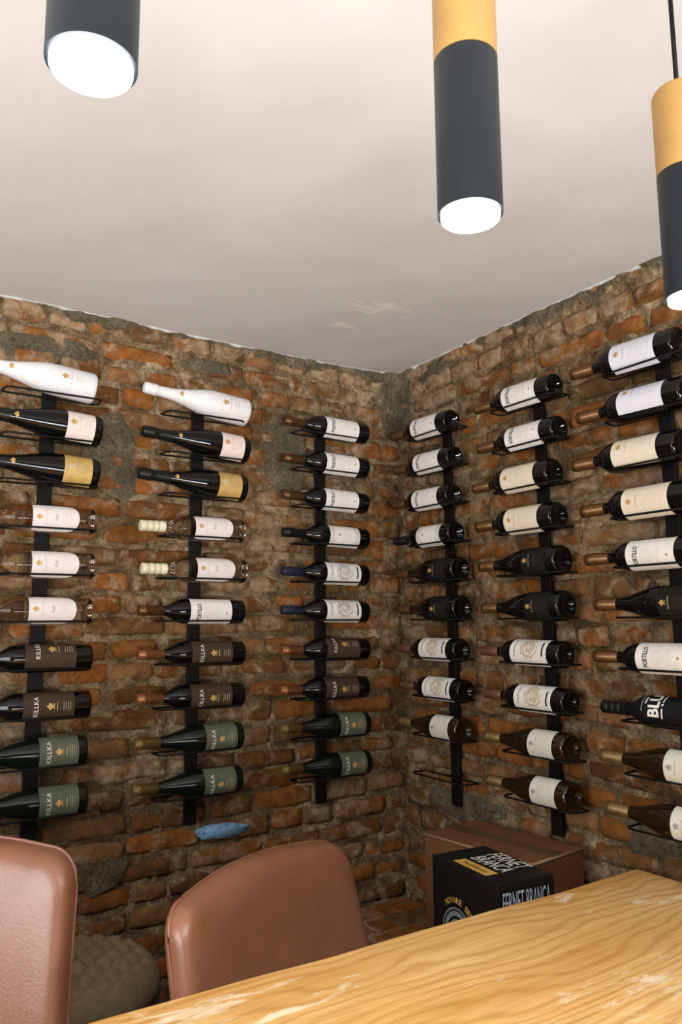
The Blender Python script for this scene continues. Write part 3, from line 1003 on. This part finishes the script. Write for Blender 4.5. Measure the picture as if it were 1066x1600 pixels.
# Puramun, green spiral (navy cap) and beige tree (brown cap)
def spiral(ca, cz, r, w):
    gs = []
    for i in range(6):
        q = r * (0.2 + 0.16 * i)
        a0 = i * 1.1
        gs.append(ring(ca, cz, q, w, 22, a0, a0 + 5.3, 0.14, i * 1.7))
    for i in range(9):
        a = i * 0.7
        q = r * 1.08
        gs.append(ring(ca + q * 0.9 * math.cos(a), cz + q * 0.9 * math.sin(a), r * 0.2, w * 0.8, 6, a - 1.2, a + 1.2))
    return merge(*gs)
def puramun(key, cap, ink, w, desc):
    deftype(key, BORD, M_GLASS_DARK, cap,
            (0.039, 0.172, 0.0505, 'rect', M_LBL_WHITE, 'white paper label with scroll drawing'),
            [('lettering', body_text(0.0075, 0.006, 0.154, 0.046, 'PURAMUN', space=1.25), M_INK_BLACK),
             ('drawing', spiral(0.006, 0.103, 0.026, w), ink),
             ('bar', rect(0.004, 0.0530, 0.040, 0.0058), M_INK_BLACK),
             ('fine_print', lines(0.003, 0.064, 0.074, 4, 0.036, 0.0006), M_INK_PALE)], desc)
puramun('PG', ('capsule', capsule_mesh(0.0140, 0.0146, 0.2455, 0.3215, False), M_CAP_NAVY, 'navy foil capsule'), M_INK_GREEN, 0.0017, 'navy-capped bottle with green spiral label')
puramun('PB', ('capsule', capsule_mesh(0.0140, 0.0146, 0.2455, 0.3215, False), M_CAP_BROWN, 'brown foil capsule'), M_INK_TAN, 0.0030, 'brown-capped bottle with beige tree label')
# cream label with gold crest
def crest_type(key, mat, desc, ld, prof=BORD, glass=M_GLASS_DARK, cap=None, R=0.0355, z0=0.046, z1=0.172, half=0.0505, inkm=M_INK_GOLD, txt='NUMINA', ink2=M_INK_GREY, ink3=M_INK_PALE):
    L_ = z1 - z0
    deftype(key, prof, glass, cap, (z0, z1, half, 'rect', mat, ld),
            [('emblem', emblem(0.0, z1 - L_ * 0.17, 0.014), inkm),
             ('lettering', body_text(0.0045, 0.0, z1 - L_ * 0.33, 0.030, txt, space=1.2), ink2),
             ('fine_print', lines(0.0, z0 + L_ * 0.12, z0 + L_ * 0.52, 7, 0.040, 0.0007), ink3)], desc, R=R)
crest_type('C', M_LBL_CREAM, 'dark bottle with cream label', 'cream paper label with gold crest', cap=('capsule', cap_b(), M_CAP_GOLD, 'gold foil capsule'))
crest_type('V', M_LBL_LAV, 'dark bottle with lavender-white label', 'pale lavender-white paper label', cap=('capsule', cap_b(), M_CAP_GOLD, 'brown-gold foil capsule'))
# dark burgundy with charcoal label
BURG2 = [(r * 1.03, z) for r, z in BURG]
crest_type('D', M_LBL_DARK, 'dark bottle with charcoal label', 'charcoal label with gold crest', prof=BURG2, R=0.0400, z0=0.030, z1=0.118,
           half=0.050, cap=('capsule', capsule_mesh(0.0152, 0.0154, 0.252, 0.3215), M_CAP_GOLD, 'gold foil capsule'), txt='SALENTEIN', ink2=M_INK_TAN, ink3=M_INK_DIM)
# amber burgundy with cream label
crest_type('A', M_LBL_GREYW, 'amber bottle with cream label', 'cream paper label', prof=BURG, glass=M_GLASS_AMBER, R=0.0388, z0=0.034, z1=0.120,
           half=0.050, inkm=M_INK_GREY, cap=('capsule', capsule_mesh(0.0150, 0.0152, 0.250, 0.3215), M_CAP_OLIVE, 'dull gold foil capsule'), txt='SALENTEIN')
# clear rose bottle
deftype('R', BORD, M_GLASS_CLEAR, ('screwcap', screwcap_mesh(0.0157, 0.2475, 0.3215), M_CAP_CREAM, 'cream screw cap'),
        (0.044, 0.164, 0.0440, 'round', M_LBL_ROSE, 'rounded pinkish white label'),
        [('lettering', merge(body_text(0.0055, 0.0, 0.130, 0.040, 'SALENTEIN', space=1.1)), M_INK_PALE),
         ('script', body_text(0.0090, 0.0, 0.1035, 0.017, 'Rosé', shear=0.35), M_INK_GREY),
         ('emblem', emblem(0.0, 0.1465, 0.015), M_INK_GOLD),
         ('fine_print', lines(0.0, 0.066, 0.086, 4, 0.034, 0.0007), M_INK_PALE)],
        'clear bottle with rounded white label')
# sparkling: white, blush label, gold label
def neck_band(mat):
    v, f = lathe_data(CHAM_NECK, 32, False, True)
    me = bpy.data.meshes.new('foil'); me.from_pydata(v, [], f); smooth_by_angle(me, 55)
    return withmat(me, mat)
def neck_emblem(z, R):
    return withmat(wrap(emblem(0.0, z, 0.016), R), M_INK_GOLD)
for key, glass, foil, lm, ld, desc in (
        ('SW', M_WHITEBOTTLE, M_WHITEBOTTLE, None, None, 'white coated sparkling bottle'),
        ('SP', M_GLASS_DARK, M_CAP_BLACK, M_LBL_PINK, 'blush paper label', 'black sparkling bottle with blush label'),
        ('SG', M_GLASS_DARK, M_CAP_BLACK, M_LBL_GOLD, 'gold paper label', 'black sparkling bottle with gold label')):
    zt = 0.084 if key == 'SW' else 0.076
    ink = M_INK_TAN if key != 'SG' else M_INK_GREY
    deftype(key, CHAM, glass, ('foil', neck_band(foil), foil, None) if False else None,
            (0.022, 0.097, 0.058, 'rect', lm, ld) if lm else None,
            [('emblem', emblem(0.0, zt + 0.004, 0.017), M_INK_GOLD if key != 'SG' else M_INK_TAN),
             ('lettering', body_text(0.0062, 0.0, zt - 0.013, 0.046, 'SALENTEIN', space=1.1), ink),
             ('fine_print', merge(rect(0, zt - 0.026, 0.018, 0.0012), lines(0.0, zt - 0.040, zt - 0.031, 3, 0.024, 0.0006)), ink)],
            desc, L=0.337, R=0.0422,
            extra=[('foil', neck_band(foil), None, 'white foil neck' if key == 'SW' else 'black foil neck'),
                   ('neck_emblem', neck_emblem(0.222, 0.0218), 'body', 'small gold crest')])
# black bottle with big white letters, screw cap
deftype('B', BORD, M_MATTEBLACK, ('screwcap', screwcap_mesh(0.0157, 0.2475, 0.3215), M_CAP_BLACK, 'black ringed screw cap'),
        (0.030, 0.186, 0.0530, 'rect', M_MATTEBLACK, 'black label with big white letters'),
        [('lettering', body_text(0.030, 0.008, 0.155, 0.062, 'BLU', bold=0.03), M_INK_WHITE),
         ('fine_print', merge(rect(0.016, 0.1775, 0.020, 0.0050), rect(0.008, 0.1865, 0.040, 0.0012)), M_INK_SILVER),
         ('rule', merge(rect(-0.014, 0.1325, 0.022, 0.0035), rect(0.024, 0.1325, 0.024, 0.0028), ngon(0.006, 0.1325, 0.003, 0.003, 10)), M_INK_WHITE)],
        'black bottle with big white letters')

# ------------------------------------------------------------------ racks
OFF = 0.066; HW = 0.029; ROD = 0.0027
HZ0, DZ = 1.9535, 0.1196
NHOOK = 10
RACKS = {'L1': ('L', 1.2099, 'far left rack'), 'L2': ('L', 0.7780, 'second rack from left'), 'L3': ('L', 0.3428, 'left-wall corner rack'),
         'R1': ('R', 0.2781, 'right-wall corner rack'), 'R2': ('R', 0.6760, 'second rack from right'), 'R3': ('R', 1.0719, 'far right rack')}
RLAB = {'L1': 'tall black steel wine rack at the left edge of the picture',
        'L2': 'tall black steel wine rack second from the left edge',
        'L3': 'black steel wine rack on the left wall nearest the corner',
        'R1': 'black steel wine rack on right wall nearest corner with empty bottom hook',
        'R2': 'tall black steel wine rack second from the right edge',
        'R3': 'tall black steel wine rack at the right edge of the picture'}
# rack geometry in local space: X along the wall, -Y out into the room
hp = []
hl = 0.125; c_ = 0.010
y0, y1 = -(OFF - HW), -(OFF + HW)
hook_pts = [(-hl + c_, y0, 0), (-hl, y0 - 0.004, 0), (-hl + 0.004, y1 + c_, 0), (-hl + c_ + 0.006, y1, 0), (0, y1, 0), (hl - c_ - 0.006, y1, 0), (hl - 0.004, y1 + c_, 0), (hl, y0 - 0.004, 0), (hl - c_, y0, 0), (0, y0, 0)]
hv, hf = tube_data(hook_pts, ROD, 8, True)
# two short stand-offs welded from the rod to the bar
for xs in (-0.011, 0.011):
    sv, sf = tube_data([(xs, y0, 0), (xs, -0.018, 0)], ROD, 6)
    b = len(hv); hv = hv + sv; hf = hf + [tuple(b + i for i in q) for q in sf]
hook_me = bpy.data.meshes.new('hook')
hook_me.from_pydata([tuple(v) for v in hv], [], hf); hook_me.shade_smooth(); hook_me.materials.append(M_STEEL)
bm = bmesh.new(); box_bm(bm, (-0.0185, -0.020, 0.787), (0.0185, -0.0085, 1.982))
bmesh.ops.bevel(bm, geom=bm.edges[:], offset=0.0015, segments=1, affect='EDGES'); bmesh.ops.recalc_face_normals(bm, faces=bm.faces)
bar_me = bpy.data.meshes.new('bar'); bm.to_mesh(bar_me); bm.free(); bar_me.materials.append(M_STEEL)
sv, sf = lathe_data([(0.0045, -0.001), (0.0045, 0.001), (0.003, 0.0025)], 12)
screw_me = bpy.data.meshes.new('screw'); screw_me.from_pydata(sv, [], sf); screw_me.materials.append(M_STEEL)
for k, (side, s, _) in RACKS.items():
    e = empty('wine_rack', (-s, 0, 0.787) if side == 'L' else (0, -s, 0.787), 0.0 if side == 'L' else -math.pi / 2)
    tag(e, RLAB[k], 'wine rack', 'wall-mounted wine racks')
    b = link(bpy.data.objects.new('bar', bar_me)); b.parent = e; b.location = (0, 0, -0.787)
    for zs in (0.81, 1.40, 1.972):
        sc = link(bpy.data.objects.new('screw', screw_me)); sc.parent = e
        sc.location = (0, -0.0205, zs - 0.787); sc.rotation_euler = (math.pi / 2, 0, 0)
    for j in range(NHOOK):
        h = link(bpy.data.objects.new('hook', hook_me)); h.parent = e; h.location = (0, 0, HZ0 - j * DZ - 0.787)

# ------------------------------------------------------------------ bottles (type, s, tilt, roll deg)
ORD = ['top', 'second from top', 'third from top', 'fourth from top', 'fifth from top', 'sixth from top', 'seventh from top', 'eighth from top', 'second from bottom', 'bottom']
BT = {
 'L1': [('SW', 1.092, .095, 6), ('SP', 1.072, .065, 8), ('SG', 1.075, .055, 8), ('R', 1.081, .0, 2), ('R', 1.077, .0, 4), ('R', 1.079, .01, 8), ('KB', 1.074, .01, 42), ('KB', 1.073, .012, 4), ('KG', 1.078, .004, 10), ('KG', 1.073, .006, 4)],
 'L2': [('SW', .634, .095, 6), ('SP', .634, .068, 8), ('SG', .641, .058, 8), ('R', .645, .0, 8), ('R', .637, .0, 6), ('P', .643, .012, -8), ('KB', .640, .012, 4), ('KB', .640, .014, -4), ('KG', .643, .003, 0), ('KG', .645, .006, -4)],
 'L3': [('P', .194, .02, 2), ('P', .195, .015, 2), ('P', .198, .02, -4), ('N', .197, .025, 6), ('PG', .199, .02, 2), ('PG', .200, .02, 6), ('KB', .200, .012, 30), ('KB', .204, .015, -2), ('KG', .202, .02, 4), ('KG', .200, .02, 2)],
 'R1': [('P', .050, .03, -2), ('P', .060, .02, 4), ('P', .050, .02, 0), ('N', .056, .0, 6), ('D', .070, .0, 0), ('D', .075, .005, 0), ('PB', .066, .002, 10), ('PB', .080, .005, 8), ('A', .067, -.01, 6), None],
 'R2': [('P', .474, .02, 2), ('P', .482, .005, 8), ('C', .458, .0, 4), ('C', .466, .008, 2), ('D', .473, .0, 4), ('D', .478, -.005, 0), ('PB', .468, .01, 16), ('PB', .476, .006, 6), ('A', .471, -.012, 10), ('A', .473, -.012, 8)],
 'R3': [('V', .844, .03, 4), ('V', .857, .02, 38), ('C', .833, .012, 24), ('C', .854, .0, 2), ('P', .859, .0, -10), ('D', .881, .0, 0), ('P', .869, .0, 6), ('B', .887, .0, 24), ('A', .872, -.005, 6), ('A', .880, -.005, 4)],
}
LSC = 0.965    # bottle length factor
SHIFT = {'L1': .013, 'L2': .008, 'L3': .004, 'R1': .004, 'R2': 0.0, 'R3': 0.0}
for rk, lst in BT.items():
    side, rs, rname = RACKS[rk]
    for j, it in enumerate(lst):
        if it is None:
            continue
        key, s, tilt, roll = it
        s += SHIFT[rk]
        ty = TYPES[key]
        zh = HZ0 - j * DZ
        fat = 1.08 if key in ('C', 'V') else 1.0
        zc = zh + math.sqrt((ty.R * fat + ROD) ** 2 - HW ** 2) + 0.0006
        t_ = math.atan(tilt)
        if side == 'L':
            zdir = Vector((-math.cos(t_), 0, math.sin(t_))); nout = Vector((0, -1, 0))
            sb = s
            # where the body rests: the middle of the hook
            du = rs - sb
            base = Vector((-sb, -OFF, zc - math.tan(t_) * du * 0.05))
        else:
            zdir = Vector((0, math.cos(t_), math.sin(t_))); nout = Vector((-1, 0, 0))
            sb = s + ty.L * LSC * math.cos(t_)
            du = sb - rs
            base = Vector((-OFF, -sb, zc - math.tan(t_) * du * 0.05))
        yax = -nout
        xax = yax.cross(zdir).normalized()
        yax = zdir.cross(xax)
        Mx = Matrix((xax, yax, zdir)).transposed().to_4x4() @ Matrix.Rotation(math.radians(roll), 4, 'Z') @ Matrix.Diagonal((fat, fat, LSC, 1))
        Mx.translation = base
        e = link(bpy.data.objects.new('wine_bottle', None))
        e.empty_display_size = 0.03
        e.matrix_world = Mx
        tag(e, f'{ty.desc}, {ORD[j]} on the {rname}', 'bottle', 'wine bottles on the wall racks')
        made = {}
        for nm, me, par, ld in ty.parts:
            o = link(bpy.data.objects.new(nm, me))
            o.parent = made[par] if par else e
            made[nm] = o
            if ld:
                o['label'] = ld

# ------------------------------------------------------------------ cartons on the ledge
carton = empty('cardboard_carton', (-0.158, -0.610, LEDGE + 0.003), math.radians(6))
tag(carton, 'plain brown cardboard carton behind the black printed box', 'carton')
ch, hw, hd = 0.319, 0.104, 0.1775
box_obj('body', (-hw, -hd, 0), (hw, hd, ch), M_CARTON, carton, 0.004)
for sx in (-1, 1):
    f = box_obj('flap', (0.003, -hd + 0.002, 0), (hw - 0.001, hd - 0.002, 0.0028), M_CARTON, carton, 0.001)
    f.location = (0 if sx > 0 else 0, 0, ch + 0.0004)
    if sx < 0:
        f.rotation_euler = (0, 0, math.pi)
box_obj('tape', (-0.024, -hd - 0.001, 0), (0.024, hd + 0.001, 0.0008), M_TAPE, carton).location = (0, 0, ch + 0.0036)
for nm, a, b in (('edge_wear', (-hw, -hd, ch), (-hw, hd, ch)), ('edge_wear', (-hw, -hd, ch), (hw, -hd, ch))):
    v, f = tube_data([a, tuple((Vector(a) + Vector(b)) / 2), b], 0.0036, 6)
    mesh_obj(nm, v, f, M_CARTON_EDGE, carton, True)

bb = empty('printed_box', (-0.3565, -0.778, LEDGE + 0.003), math.radians(-6))
tag(bb, 'black printed liquor box with yellow stripe, in front of the carton', 'box')
bw, bd, bh = 0.078, 0.1225, 0.337
box_obj('body', (-bw, -bd, 0), (bw, bd, bh), M_BOXBLACK, bb, 0.0025)
def face_print(name, geo, mat, origin, ex, ez, lift=0.0007):
    o_, ex, ez = Vector(origin), Vector(ex), Vector(ez)
    nrm = ex.cross(ez)
    vs = [o_ + a * ex + z * ez + nrm * lift for a, z in geo[0]]
    return mesh_obj(name, vs, geo[1], mat, bb)
top_o = (0, 0, bh)
# top: reading towards the viewer's right (-Y), first line on the far side (+X)
face_print('lettering', merge(shift(text_geo('FERNET', 0.042, 0.118, 0.15, 0.0), 0.004, 0.050), shift(text_geo('BRANCA', 0.042, 0.118, 0.15, 0.0), 0.004, 0.003)), M_INK_WHITE, top_o, (0, -1, 0), (1, 0, 0))
st = face_print('stripe', rect(0.004, -0.046, 0.122, 0.034), M_BOXYELLOW, top_o, (0, -1, 0), (1, 0, 0))
face_print('script', shift(text_geo('Fratelli Branca', 0.013, 0.085, 0.5), 0.004, -0.046), M_INK_BLACK, top_o, (0, -1, 0), (1, 0, 0), 0.0012)
# side facing the table end (-Y)
fr = (0, -bd, bh)
face_print('lettering', shift(text_geo('FERNET BRANCA', 0.042, 0.130, 0.05, 0.0), 0.0, -0.040), M_INK_SILVER, fr, (1, 0, 0), (0, 0, 1))
# side facing -X: arc of gold letters over a silver roundel
sd_ = (-bw, 0, bh)
cz = -0.150; ca = -0.022
arc = []
txt = 'NOVARE SERBANDO'
for i, chh in enumerate(txt):
    if chh == ' ':
        continue
    ang = math.radians(124 - i * 8.6)
    g = text_geo(chh, 0.013, 0.0105)
    cs, sn = math.cos(ang - math.pi / 2), math.sin(ang - math.pi / 2)
    arc.append(([(ca + 0.075 * math.cos(ang) + cs * a - sn * z, cz + 0.075 * math.sin(ang) + sn * a + cs * z) for a, z in g[0]], g[1]))
face_print('arc_lettering', merge(*arc), M_BOXYELLOW, sd_, (0, -1, 0), (0, 0, 1))
face_print('roundel', merge(ring(ca, cz, 0.058, 0.004, 40), ring(ca, cz, 0.047, 0.010, 40), ring(ca, cz, 0.030, 0.012, 32), ngon(ca, cz, 0.016, 0.016, 16)), M_INK_PEWTER, sd_, (0, -1, 0), (0, 0, 1))

# ------------------------------------------------------------------ chairs
def pad_outline(w_top, w_bot, z0, z1, rt, n=7):
    """rounded trapezoid, anticlockwise seen from the front"""
    pts = []
    def arc(cx, cz, r, a0, a1):
        for k in range(n + 1):
            a = a0 + (a1 - a0) * k / n
            pts.append((cx + r * math.cos(a), cz + r * math.sin(a)))
    rb = 0.05
    arc(w_bot - rb, z0 + rb, rb, -math.pi / 2, 0)
    for k in range(1, 6):
        t_ = k / 6; pts.append((w_bot + (w_top - w_bot) * t_, z0 + rb + (z1 - rt - z0 - rb) * t_))
    arc(w_top - rt, z1 - rt, rt, 0.05, math.pi / 2)
    for k in range(1, 8):
        t_ = k / 8; x = (w_top - rt) * (1 - 2 * t_); pts.append((x, z1 + 0.014 * (1 - (x / (w_top - rt)) ** 2)))
    arc(-w_top + rt, z1 - rt, rt, math.pi / 2, math.pi - 0.05)
    for k in range(1, 6):
        t_ = k / 6; pts.append((-w_top + (w_top - w_bot) * t_, z1 - rt + (z0 + rb - z1 + rt) * t_))
    arc(-w_bot + rb, z0 + rb, rb, math.pi, 1.5 * math.pi)
    return pts

def chair(loc, rz, sc, label):
    e = empty('leather_chair', loc, rz)
    e.scale = (sc, sc, sc)
    tag(e, label, 'chair', 'tan leather chairs behind the table')
    z0, z1 = 0.40, 0.862
    out = pad_outline(0.268, 0.290, z0, z1, 0.055)
    cz = (z0 + z1) / 2
    lean = math.tan(math.radians(13))
    def deform(x, y, z):
        return (x, y - 0.55 * x * x + (z - 0.44) * lean - (z1 - 0.44) * lean, z)
    layers = [(0.30, -0.042), (0.60, -0.041), (0.82, -0.038), (0.925, -0.033), (0.972, -0.025), (0.994, -0.012), (1.0, 0.004), (0.994, 0.018), (0.972, 0.030), (0.90, 0.036), (0.6, 0.038), (0.3, 0.038)]
    vs, fs = [], []
    n = len(out)
    for sc_, y in layers:
        for x, z in out:
            # inset by an even margin rather than pure scaling
            vs.append(deform(x * sc_, y, cz + (z - cz) * sc_))
    for i in range(len(layers) - 1):
        for k in range(n):
            fs.append((i * n + k, i * n + (k + 1) % n, (i + 1) * n + (k + 1) % n, (i + 1) * n + k))
    fs.append(tuple(range(n))[::-1]); fs.append(tuple(range((len(layers) - 1) * n, len(layers) * n)))
    bm_ = bmesh.new()
    vv = [bm_.verts.new(v) for v in vs]
    for f in fs:
        bm_.faces.new([vv[i] for i in f])
    bmesh.ops.recalc_face_normals(bm_, faces=bm_.faces)
    back = bm_obj('backrest', bm_, M_LEATHER, e, True)
    sub = back.modifiers.new('sub', 'SUBSURF'); sub.levels = 1; sub.render_levels = 1
    v, f = tube_data([deform(x * 0.998, 0.012, cz + (z - cz) * 0.999) for x, z in out], 0.0028, 6, True)
    mesh_obj('piping', v, f, M_LEATHER, back, True)
    # seat pad
    yb = -(z1 - 0.44) * lean
    so = []
    for k in range(40):
        a = 2 * math.pi * k / 40
        cx, cy = math.cos(a), math.sin(a)
        x = 0.225 * math.copysign(abs(cx) ** 0.45, cx); y = yb - 0.215 + 0.195 * math.copysign(abs(cy) ** 0.45, cy)
        so.append((x, y))
    sl = [(0.5, 0.475), (0.9, 0.470), (0.98, 0.455), (1.0, 0.430), (0.97, 0.405), (0.6, 0.40)]
    vs, fs = [], []
    cy0 = yb - 0.215
    for s_, z in sl:
        for x, y in so:
            vs.append((x * s_, cy0 + (y - cy0) * s_, z))
    for i in range(len(sl) - 1):
        for k in range(40):
            fs.append((i * 40 + k, (i + 1) * 40 + k, (i + 1) * 40 + (k + 1) % 40, i * 40 + (k + 1) % 40))
    fs.append(tuple(range(40))); fs.append(tuple(range(5 * 40, 6 * 40))[::-1])
    mesh_obj('seat', vs, fs, M_LEATHER, e, True)
    for sx in (-1, 1):
        for sy in (0, 1):
            x0, y0_ = sx * 0.17, cy0 + (0.14 if sy else -0.13)
            x1, y1_ = sx * 0.205, cy0 + (0.19 if sy else -0.16)
            v, f = tube_data([(x0, y0_, 0.415), ((x0 + x1) / 2, (y0_ + y1_) / 2, 0.2), (x1, y1_, 0.0)], 0.013, 8)
            mesh_obj('leg', v, f, M_DARKLEG, e, True)
    return e
chair((-0.908, -0.668, 0), math.radians(24), 1.0, 'tan leather chair with rounded back, standing behind middle of the table')
chair((-1.475, -0.475, 0), math.radians(-35), 1.10, 'tan leather chair with pale sheen, cut off by the left edge')

# ------------------------------------------------------------------ tufted pouf
pouf = empty('tufted_pouf', (-1.148, -0.245, 0))
tag(pouf, 'round beige tufted pouf between the two chairs at the wall', 'pouf')
PR, PZ = 0.195, 0.592
vs, fs = [], []
NR, NA = 44, 96
for i in range(NR + 1):
    q = i / NR
    for k in range(NA):
        a = 2 * math.pi * k / NA
        x, y = PR * q * math.cos(a), PR * q * math.sin(a)
        # diamond tufting: puffs between crossing creases, fading at the rim
        u_ = (x + y) / 0.062; w_ = (x - y) / 0.062
        puff = (abs(math.sin(u_ * math.pi / 1.0)) * abs(math.sin(w_ * math.pi / 1.0))) ** 0.45
        fade = max(0.0, min(1.0, (0.93 - q) / 0.12))
        dome = 0.018 * (1 - q * q)
        edge_ = 0.030 * max(0, (q - 0.86) / 0.14) ** 2
        vs.append((x, y, PZ - 0.016 + dome - edge_ + 0.022 * (puff - 0.6) * fade))
for i in range(NR):
    for k in range(NA):
        fs.append((i * NA + k, (i + 1) * NA + k, (i + 1) * NA + (k + 1) % NA, i * NA + (k + 1) % NA))
b = len(vs)
for r_, z_ in ((PR * 1.012, PZ - 0.060), (PR * 1.005, PZ - 0.072), (PR * 0.98, PZ - 0.078)):
    for k in range(NA):
        a = 2 * math.pi * k / NA
        vs.append((r_ * math.cos(a), r_ * math.sin(a), z_))
for i in range(3):
    i0 = NR * NA if i == 0 else b + (i - 1) * NA
    i1 = b + i * NA
    for k in range(NA):
        fs.append((i0 + k, i1 + k, i1 + (k + 1) % NA, i0 + (k + 1) % NA))
mesh_obj('cushion', vs, fs, M_POUF, pouf, True)
v, f = lathe_data([(PR * 0.90, 0.03), (PR * 0.97, 0.06), (PR * 0.985, 0.3), (PR * 0.985, PZ - 0.09), (PR * 0.95, PZ - 0.079)], 64)
o = mesh_obj('body', v, f, M_POUF, pouf); smooth_by_angle(o.data)
v, f = tube_data([(PR * 0.992 * math.cos(2 * math.pi * k / 64), PR * 0.992 * math.sin(2 * math.pi * k / 64), PZ - 0.082) for k in range(64)], 0.0035, 6, True)
mesh_obj('piping', v, f, M_SEAM, pouf, True)
for k in range(12):
    a = 2 * math.pi * k / 12 + 0.15
    v, f = tube_data([(PR * 0.988 * math.cos(a), PR * 0.988 * math.sin(a), PZ - 0.09), (PR * 0.988 * math.cos(a), PR * 0.988 * math.sin(a), 0.3), (PR * 0.972 * math.cos(a), PR * 0.972 * math.sin(a), 0.06)], 0.0022, 5)
    mesh_obj('seam', v, f, M_SEAM, pouf, True)
v, f = lathe_data([(PR * 0.86, 0.0), (PR * 0.88, 0.03)], 48)
mesh_obj('foot_ring', v, f, M_DARKLEG, pouf)
